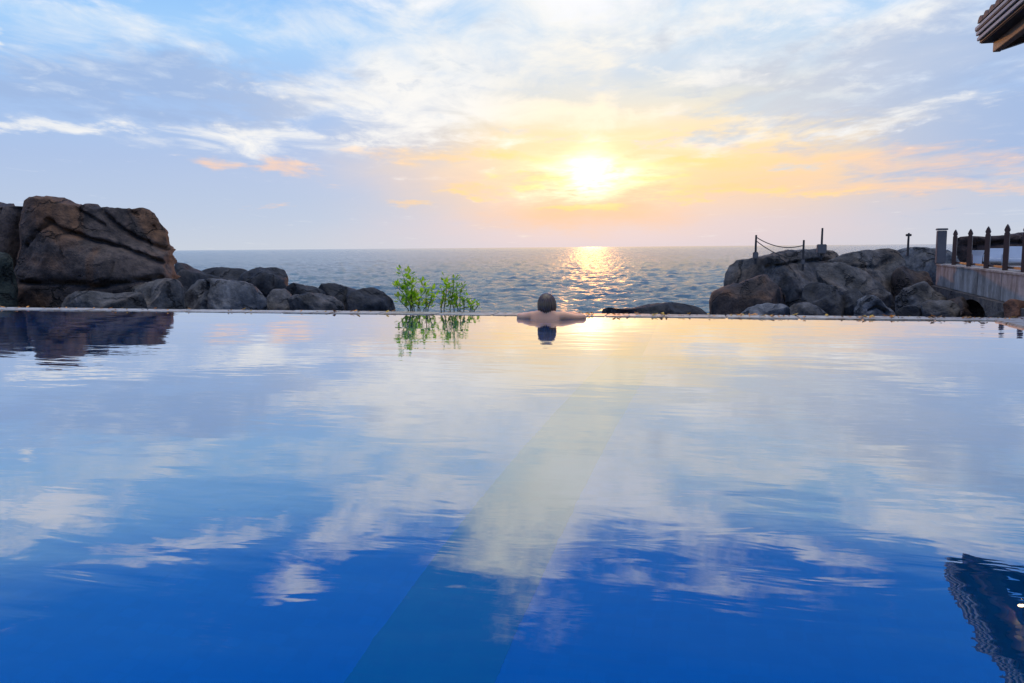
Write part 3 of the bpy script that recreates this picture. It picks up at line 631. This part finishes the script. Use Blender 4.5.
# ------------------------------------------------------------------ roofed pavilion at the right (only its far eave corner is in view)
def build_pavilion():
    E = PZ(975.0, 37.5, 2.86)
    yaw = R(3.1)                            # eave runs away from the viewer, turned a little right of the pool's axis
    ey = Vector((math.sin(yaw), math.cos(yaw), 0)); ex = Vector((ey.y, -ey.x, 0))
    root = empty('pavilion', E + ex * 3.2 - ey * 5 + Vector((0, 0, -E.z)), 'tile roofed pavilion beside the pool, its eave corner at the upper right', 'pavilion', None, -yaw)
    def loc(x, y, z): return (x - 3.2, y + 5, z)       # x in from the eave, y back from the far corner, heights above the water
    LEN = 12.0; W = 6.6; pit = math.tan(R(17)); z0 = E.z + .05
    wood = plain('dark_stained_timber', (.035, .022, .018), .55, .35, 6, .3)
    soff = plain('dark_soffit_boards', (.02, .018, .022), .6, .3, 4, .2)
    pale = plain('weathered_pale_board', (.50, .45, .39), .6, .2, 5, .2)
    brown = plain('reddish_timber', (.10, .045, .03), .5, .35, 5, .3)
    tilem = plain('dark_clay_tile', (.05, .028, .03), .6, .45, 5, .4)
    # sloping deck and soffit in one slab, both pitches
    bm = bmesh.new(); t = .05
    pr = [(0.0, z0), (W / 2, z0 + W / 2 * pit), (W, z0), (W, z0 + t), (W / 2, z0 + W / 2 * pit + t), (0.0, z0 + t)]
    poly(bm, [loc(x, 0, z) for x, z in pr], Vector((0, -LEN, 0))); link('roof_deck', bm_mesh(bm, 'roof_deck'), soff, root)
    # clay tiles: rows of half round barrels running down each pitch
    bm = bmesh.new(); n = int(LEN / .19)
    for s in (0, 1):
        for k in range(n):
            y = -.10 - k * .19
            for j in range(9):
                xa, xb = .012 + j * .385, .012 + (j + 1) * .385 + .04
                za, zb = z0 + t + xa * pit + .035, z0 + t + xb * pit + .012
                if s: xa, xb = W - xa, W - xb
                a, b = [], []
                for q in range(7):
                    th = math.pi * q / 6
                    a.append(bm.verts.new(loc(xa, y + .088 * math.cos(th), za + .062 * math.sin(th) - .01))); b.append(bm.verts.new(loc(xb, y + .075 * math.cos(th), zb + .05 * math.sin(th) - .01)))
                for q in range(6): bm.faces.new((a[q], a[q + 1], b[q + 1], b[q]))
                bm.faces.new(a)
    link('roof_tiles', bm_mesh(bm, 'roof_tiles'), tilem, root)
    bm = bmesh.new(); tube(bm, [loc(W / 2, .05, z0 + W / 2 * pit + .12), loc(W / 2, -LEN, z0 + W / 2 * pit + .12)], .11, 12); link('ridge_cap', bm_mesh(bm, 'ridge_cap'), tilem, root)
    # three stepped fascia boards along the pool eave
    for i in range(3):
        bm = bmesh.new(); box(bm, loc(.005 + .012 * i, -LEN / 2, z0 + .030 - .052 * i), (.022, LEN, .034), .003); link('fascia_board', bm_mesh(bm, 'fascia_board'), pale, root)
        bm = bmesh.new(); box(bm, loc(.035 + .012 * i, -LEN / 2 + .0, z0 + (.012 if i == 2 else .006) - .052 * i), (.03, LEN - .004, .040 if i == 2 else .052), 0); link('fascia_backing', bm_mesh(bm, 'fascia_backing'), wood, root)
    bm = bmesh.new(); box(bm, loc(.245, -LEN / 2 - .003, z0 - .112), (.38, LEN - .02, .016)); link('soffit', bm_mesh(bm, 'soffit'), soff, root)
    # eave beam and the sloping gable rafters
    bm = bmesh.new(); box(bm, loc(.20, -LEN / 2 - .01, z0 - .165), (.07, LEN - .02, .10), .004); link('beam', bm_mesh(bm, 'beam'), brown, root)
    for y in (-.06, -2.0, -4.0, -6.0, -8.0, -10.0):
        bm = bmesh.new()
        pr = [(.238, z0 - .212), (W / 2, z0 - .212 + (W / 2 - .24) * pit), (W - .24, z0 - .212), (W - .24, z0 - .124), (W - .43, z0 + .43 * pit - .126), (W / 2, z0 + W / 2 * pit - .004), (.43, z0 + .43 * pit - .126), (.24, z0 - .124)]
        poly(bm, [loc(x, y, z) for x, z in pr], Vector((0, -.09, 0))); link('rafter', bm_mesh(bm, 'rafter'), wood, root)
    bm = bmesh.new(); box(bm, loc(W - .36, -LEN / 2 - .06, z0 - .115), (.12, LEN - .1, .20), .006); link('beam', bm_mesh(bm, 'beam'), brown, root)
    for y in (-1.2, -5.5, -10.5):
        for x in (1.05, W - .6):
            bm = bmesh.new(); zt = z0 + min(x, W - x) * pit - .27
            box(bm, loc(x, y, zt / 2 - .006), (.16, .16, zt - .012), .01); link('post', bm_mesh(bm, 'post'), brown, root)
    # lit lamp hanging from the roof
    rr = ray(1020.5, 610); dd = Vector((rr.x, rr.y, -rr.z)); zl = 2.63; tt = (zl + H) / dd.z
    p = Vector((0, 0, -H)) + dd * tt
    lamp = empty('pendant_lamp', (p.x, p.y, zl), 'small lit bulb hanging under the pavilion roof, mirrored bright in the pool', 'lamp')
    bm = bmesh.new(); bmesh.ops.create_uvsphere(bm, u_segments=16, v_segments=10, radius=.035)
    m, g, b = material('lit_bulb'); b.inputs['Emission Color'].default_value = (1, .72, .35, 1); b.inputs['Emission Strength'].default_value = 14
    link('bulb', bm_mesh(bm, 'bulb', True), m, lamp)
    bm = bmesh.new(); tube(bm, [(0, 0, .033), (0, 0, .09)], [.02, .016], 10); tube(bm, [(0, 0, .08), (0, 0, .55)], .005, 6); link('lamp_holder', bm_mesh(bm, 'lamp_holder'), wood, lamp)
build_pavilion()

# ------------------------------------------------------------------ shrubs beyond the far edge
def leaf_mat():
    m, g, b = material('fresh_green_leaf')
    c = g.new('ShaderNodeTexCoord').outputs['Object']; n = g.noise(c, 14, 3)
    col = g.mix(g.smooth(n, .35, .65), (.13, .25, .02, 1), (.30, .42, .04, 1))
    g.put(b.inputs['Base Color'], col); b.inputs['Roughness'].default_value = .45
    tr = g.new('ShaderNodeBsdfTranslucent'); g.put(tr.inputs[0], g.op('MULTIPLY', 1, col, (2.6, 2.6, 1.2, 1)))
    mx = g.new('ShaderNodeMixShader'); mx.inputs[0].default_value = .5
    g.l.new(b.outputs[0], mx.inputs[1]); g.l.new(tr.outputs[0], mx.inputs[2]); g.l.new(mx.outputs[0], g.n['Material Output'].inputs[0]); return m
LEAF = leaf_mat(); STEM = plain('green_stem', (.09, .10, .03), .6, .3, 12)
def shrub(label, base_px, D, stems, lsize=.05, dens=26, seed=1, bare=.03):
    rnd = random.Random(seed); b = P(base_px, 312, D); b.z = -.56
    root = empty('shrub', b, label, 'shrub', 'shrubs beyond the pool edge'); sb = bmesh.new(); lb = bmesh.new()
    for (x0, y0, x1, y1) in stems:
        d = D + rnd.uniform(-.15, .15)
        p0 = P(x0, y0, d) - b; p1 = P(x1, y1, d + rnd.uniform(-.12, .12)) - b
        g0 = Vector((p0.x * .6, p0.y * .6, 0)); mid = p0.lerp(p1, .5) + Vector((rnd.uniform(-.03, .03), rnd.uniform(-.03, .03), .02))
        tube(sb, [g0, p0, mid, p1], [.009, .007, .005, .002], 6)
        L = (p1 - p0).length; N = max(10, int(dens * L / .35))
        for i in range(N):
            t = bare + (1 - bare) * (i + rnd.random()) / N
            c = p0.lerp(mid, t * 2) if t < .5 else mid.lerp(p1, t * 2 - 1)
            a = rnd.uniform(0, 6.283); e = rnd.uniform(-.2, 1.1)
            dr = Vector((math.cos(a) * math.cos(e), math.sin(a) * math.cos(e), math.sin(e)))
            c = c + dr * rnd.uniform(0, .045)
            s = lsize * rnd.uniform(.6, 1.25); sd_ = dr.cross(Vector((0, 0, 1)) if abs(dr.z) < .95 else Vector((1, 0, 0))).normalized(); sd_ = (sd_ + Vector((0, 0, rnd.uniform(-.5, .5)))).normalized()
            nn = dr.cross(sd_)
            v = [lb.verts.new(q) for q in (c, c + dr * s * .35 + sd_ * s * .27 + nn * s * .05, c + dr * s * .75 + sd_ * s * .2, c + dr * s + nn * -s * .12, c + dr * s * .75 - sd_ * s * .2, c + dr * s * .35 - sd_ * s * .27 + nn * s * .05)]
            m_ = lb.verts.new(c + dr * s * .5 - nn * s * .03)
            for k in range(6): lb.faces.new((v[k], v[(k + 1) % 6], m_))
    me = bpy.data.meshes.new('foliage'); lb.to_mesh(me); lb.free()
    link('foliage', me, LEAF, root); link('stem', bm_mesh(sb, 'stem', True), STEM, root)
shrub('leafy green shrub with two tall tufts, leftmost beyond the pool edge', 420, 9.55,
      [(414, 308, 401, 269), (412, 306, 408, 272), (410, 304, 394, 284), (412, 308, 413, 282), (426, 309, 421, 280), (428, 309, 432, 288), (408, 309, 398, 297), (412, 309, 405, 288), (418, 309, 424, 292), (424, 309, 436, 297), (420, 309, 411, 294)], .074, 34, 3, .03)
shrub('green shrub of upright leafy shoots, right of the tall tufts', 455, 9.45,
      [(444, 309, 445, 277), (441, 309, 441, 288), (450, 309, 454, 278), (454, 309, 450, 286), (458, 309, 457, 288), (460, 309, 463, 284), (464, 309, 468, 297)], .066, 36, 5, .0)
shrub('smallest green sprig at the right end of the shrubs', 473, 9.4, [(472, 311, 474.5, 302), (470, 311, 469, 304), (474, 311, 478, 305)], .055, 40, 8, .0)

# ------------------------------------------------------------------ fallen leaves on the coping
def leaves():
    mats = [plain('dry_yellow_leaf', (.62, .36, .06), .7, .3, 30), plain('dry_brown_leaf', (.26, .13, .05), .8, .3, 30), plain('orange_petal', (.75, .30, .05), .6, .2, 30)]
    def mk(mat):
        bm = bmesh.new(); s = .045; up_ = [0, .004, .008, .012, .006, .005]
        ring = [(-.5, 0), (-.15, .26), (.25, .2), (.55, 0), (.25, -.22), (-.15, -.25)]
        v = [bm.verts.new((x * s, y * s, z + .004)) for (x, y), z in zip(ring, up_)]; c = bm.verts.new((.03 * s, 0, .004))
        for i in range(6): bm.faces.new((v[i], v[(i + 1) % 6], c))
        me = bm_mesh(bm, 'fallen_leaf'); me.materials.append(mat); return me
    mes = [mk(m) for m in mats]
    for i in range(190):
        if i < 110: x = random.uniform(-1.5, 3.1)
        else: x = random.uniform(-9, 3)
        o = bpy.data.objects.new('fallen_leaf', random.choice(mes)); COL.objects.link(o)
        o.location = (x, random.uniform(EDGE_IN + .04, EDGE_OUT - .05), .011); o.rotation_euler = (random.uniform(-.08, .08), random.uniform(-.12, .02), random.uniform(0, 6.28))
        o.scale = [random.choice((.7, .9, 1.0, 1.5))] * 3
        tag(o, 'small dry yellow or brown leaf lying on the far coping', 'leaf', 'fallen leaves on the far coping')
leaves()

# ------------------------------------------------------------------ the bather
def build_person():
    W = PZ(546, 319, 0); base = Vector((W.x, W.y, 0))
    # local: x right, y towards the sea, z up
    sk = []; ed = []; rad = []
    def v(p, r, par=None):
        sk.append(p); rad.append(r if isinstance(r, tuple) else (r, r)); i = len(sk) - 1
        if par is not None: ed.append((par, i))
        return i
    pel = v((0, .02, -.49), (.155, .11))
    wst = v((0, .01, -.33), (.125, .09), pel); rib = v((0, .0, -.15), (.145, .10), wst); chs = v((0, .0, .0), (.152, .09), rib)
    nb = v((0, .01, .078), (.084, .056), chs); nk = v((0, .03, .10), .054, nb); hd0 = v((0, .05, .125), (.068, .075), nk); hd1 = v((0, .05, .18), (.076, .088), hd0); v((0, .045, .225), (.062, .07), hd1)
    v((0, .135, .125), .016, hd0)
    for s, reach in ((-1, .315), (1, .40)):
        sh = v((s * .150, .01, .034), .060, chs)
        ua = v((s * (.150 + (reach - .150) * .5), .05, .012), .044, sh)
        elb = v((s * reach, .10, .018 if s < 0 else .006), .036, ua)
        fa = v((s * (reach - .10), .165, .03), .032, elb); wr = v((s * (reach - .19), .24, .036), .024, fa); pa = v((s * (reach - .24), .275, .03), (.034, .016), wr)
        hx, hy = s * (reach - .24), .275
        for k, (ang, ln) in enumerate(((-28, .075), (-10, .088), (6, .085), (22, .07))):
            a = R(135 + ang) if s > 0 else R(45 - ang)
            ca, sa = math.cos(a), math.sin(a)
            f1 = v((hx + ca * .045, hy + sa * .045, .032), .009, pa); f2 = v((hx + ca * (.045 + ln * .5), hy + sa * (.045 + ln * .5), .032), .0085, f1); v((hx + ca * (.045 + ln), hy + sa * (.045 + ln), .022), .007, f2)
        a = R(200) if s > 0 else R(-20)
        t1 = v((hx + math.cos(a) * .04, hy + math.sin(a) * .03, .03), .011, pa); v((hx + math.cos(a) * .08, hy + math.sin(a) * .03 + .02, .024), .009, t1)
        hp = v((s * .09, .03, -.60), .088, pel); kn = v((s * .12, -.06, -.95), .058, hp); an = v((s * .12, -.30, -1.18), .038, kn); v((s * .12, -.44, -1.22), (.04, .025), an)
    me = bpy.data.meshes.new('person'); me.from_pydata(sk, ed, []); 
    o = bpy.data.objects.new('person', me); COL.objects.link(o)
    md = o.modifiers.new('skin', 'SKIN'); md.use_smooth_shade = True; md.branch_smoothing = .3
    for i, r in enumerate(rad): me.skin_vertices[0].data[i].radius = r; me.skin_vertices[0].data[i].use_root = (i == 0)
    ss = o.modifiers.new('sub', 'SUBSURF'); ss.levels = ss.render_levels = 2
    dg = bpy.context.evaluated_depsgraph_get(); m2 = bpy.data.meshes.new_from_object(o.evaluated_get(dg)); o.modifiers.clear(); o.data = m2
    m2.polygons.foreach_set('use_smooth', [True] * len(m2.polygons))
    m, g, b = material('skin')
    c = g.new('ShaderNodeTexCoord').outputs['Object']; n = g.noise(c, 9, 4)
    g.put(b.inputs['Base Color'], g.mix(n, (.92, .40, .20, 1), (.96, .50, .28, 1))); b.inputs['Roughness'].default_value = .38
    b.inputs['Subsurface Weight'].default_value = .15; b.inputs['Subsurface Scale'].default_value = .02; b.inputs['Subsurface Radius'].default_value = (1, .4, .25)
    m2.materials.clear(); m2.materials.append(m)
    o.location = base; o.rotation_euler[2] = R(2)
    tag(o, 'person in the pool seen from behind, bare shouldered, arms spread on the far coping', 'person')
    # wet chin-length hair
    bm = bmesh.new(); bmesh.ops.create_icosphere(bm, subdivisions=5, radius=1)
    for q in bm.verts:
        n = q.co.copy(); a = math.atan2(n.x, -n.y)
        x, y, z = n.x * .097, n.y * .105, n.z * .112
        if n.z < 0: z = n.z * (.150 + .012 * math.sin(a * 17)); x *= 1 + .05 * abs(n.z); y *= 1 - .10 * n.z * n.z
        x *= .97 - .09 * n.z; x += .008 * (1 - n.z) * .5
        st = .005 * math.sin(a * 26 + 3 * noise.noise(n * 2)) + .002 * math.sin(a * 61)
        rr = 1 + st / .1 * (1 - abs(n.z) ** 4)
        if n.y > .35 and n.z < .35: rr *= .80
        q.co = Vector((x * rr, y * rr + .035, z * rr + .158))
    hm, g, b = material('wet_brown_hair')
    c = g.new('ShaderNodeTexCoord').outputs['Object']; n = g.noise(g.mapping(c, sc=(60, 60, 5)), 1, 3)
    g.put(b.inputs['Base Color'], g.mix(n, (.05, .026, .015, 1), (.24, .14, .08, 1))); b.inputs['Roughness'].default_value = .24
    bn = g.new('ShaderNodeBump'); bn.inputs['Strength'].default_value = .6; bn.inputs['Distance'].default_value = .004; g.l.new(n, bn.inputs['Height']); g.l.new(bn.outputs[0], b.inputs['Normal'])
    link('hair', bm_mesh(bm, 'hair', True), hm, o)
    # swimsuit bottom, under water
    bm = bmesh.new(); n = 24; rings = []
    for z, rx, ry in ((-.44, .148, .112), (-.50, .17, .13), (-.58, .178, .135), (-.64, .165, .125)):
        rings.append([bm.verts.new((rx * math.cos(2 * math.pi * k / n), .02 + ry * math.sin(2 * math.pi * k / n), z)) for k in range(n)])
    for q, r in zip(rings, rings[1:]):
        for k in range(n): bm.faces.new((q[k], q[(k + 1) % n], r[(k + 1) % n], r[k]))
    link('swimsuit', bm_mesh(bm, 'swimsuit', True), plain('dark_swimsuit', (.02, .02, .05), .7), o)
build_person()

# ------------------------------------------------------------------ render settings
c = S.cycles
c.use_denoising = True
try: c.denoiser = 'OPENIMAGEDENOISE'
except Exception: pass
c.max_bounces = 12; c.diffuse_bounces = 4; c.glossy_bounces = 4; c.transmission_bounces = 8; c.transparent_max_bounces = 8
c.sample_clamp_indirect = 4.0; c.sample_clamp_direct = 6.0; c.blur_glossy = 0.3; c.caustics_refractive = True; c.caustics_reflective = False
v = S.view_settings; v.view_transform = 'Standard'; v.look = 'None'; v.exposure = .12; v.gamma = 1; v.use_curve_mapping = False
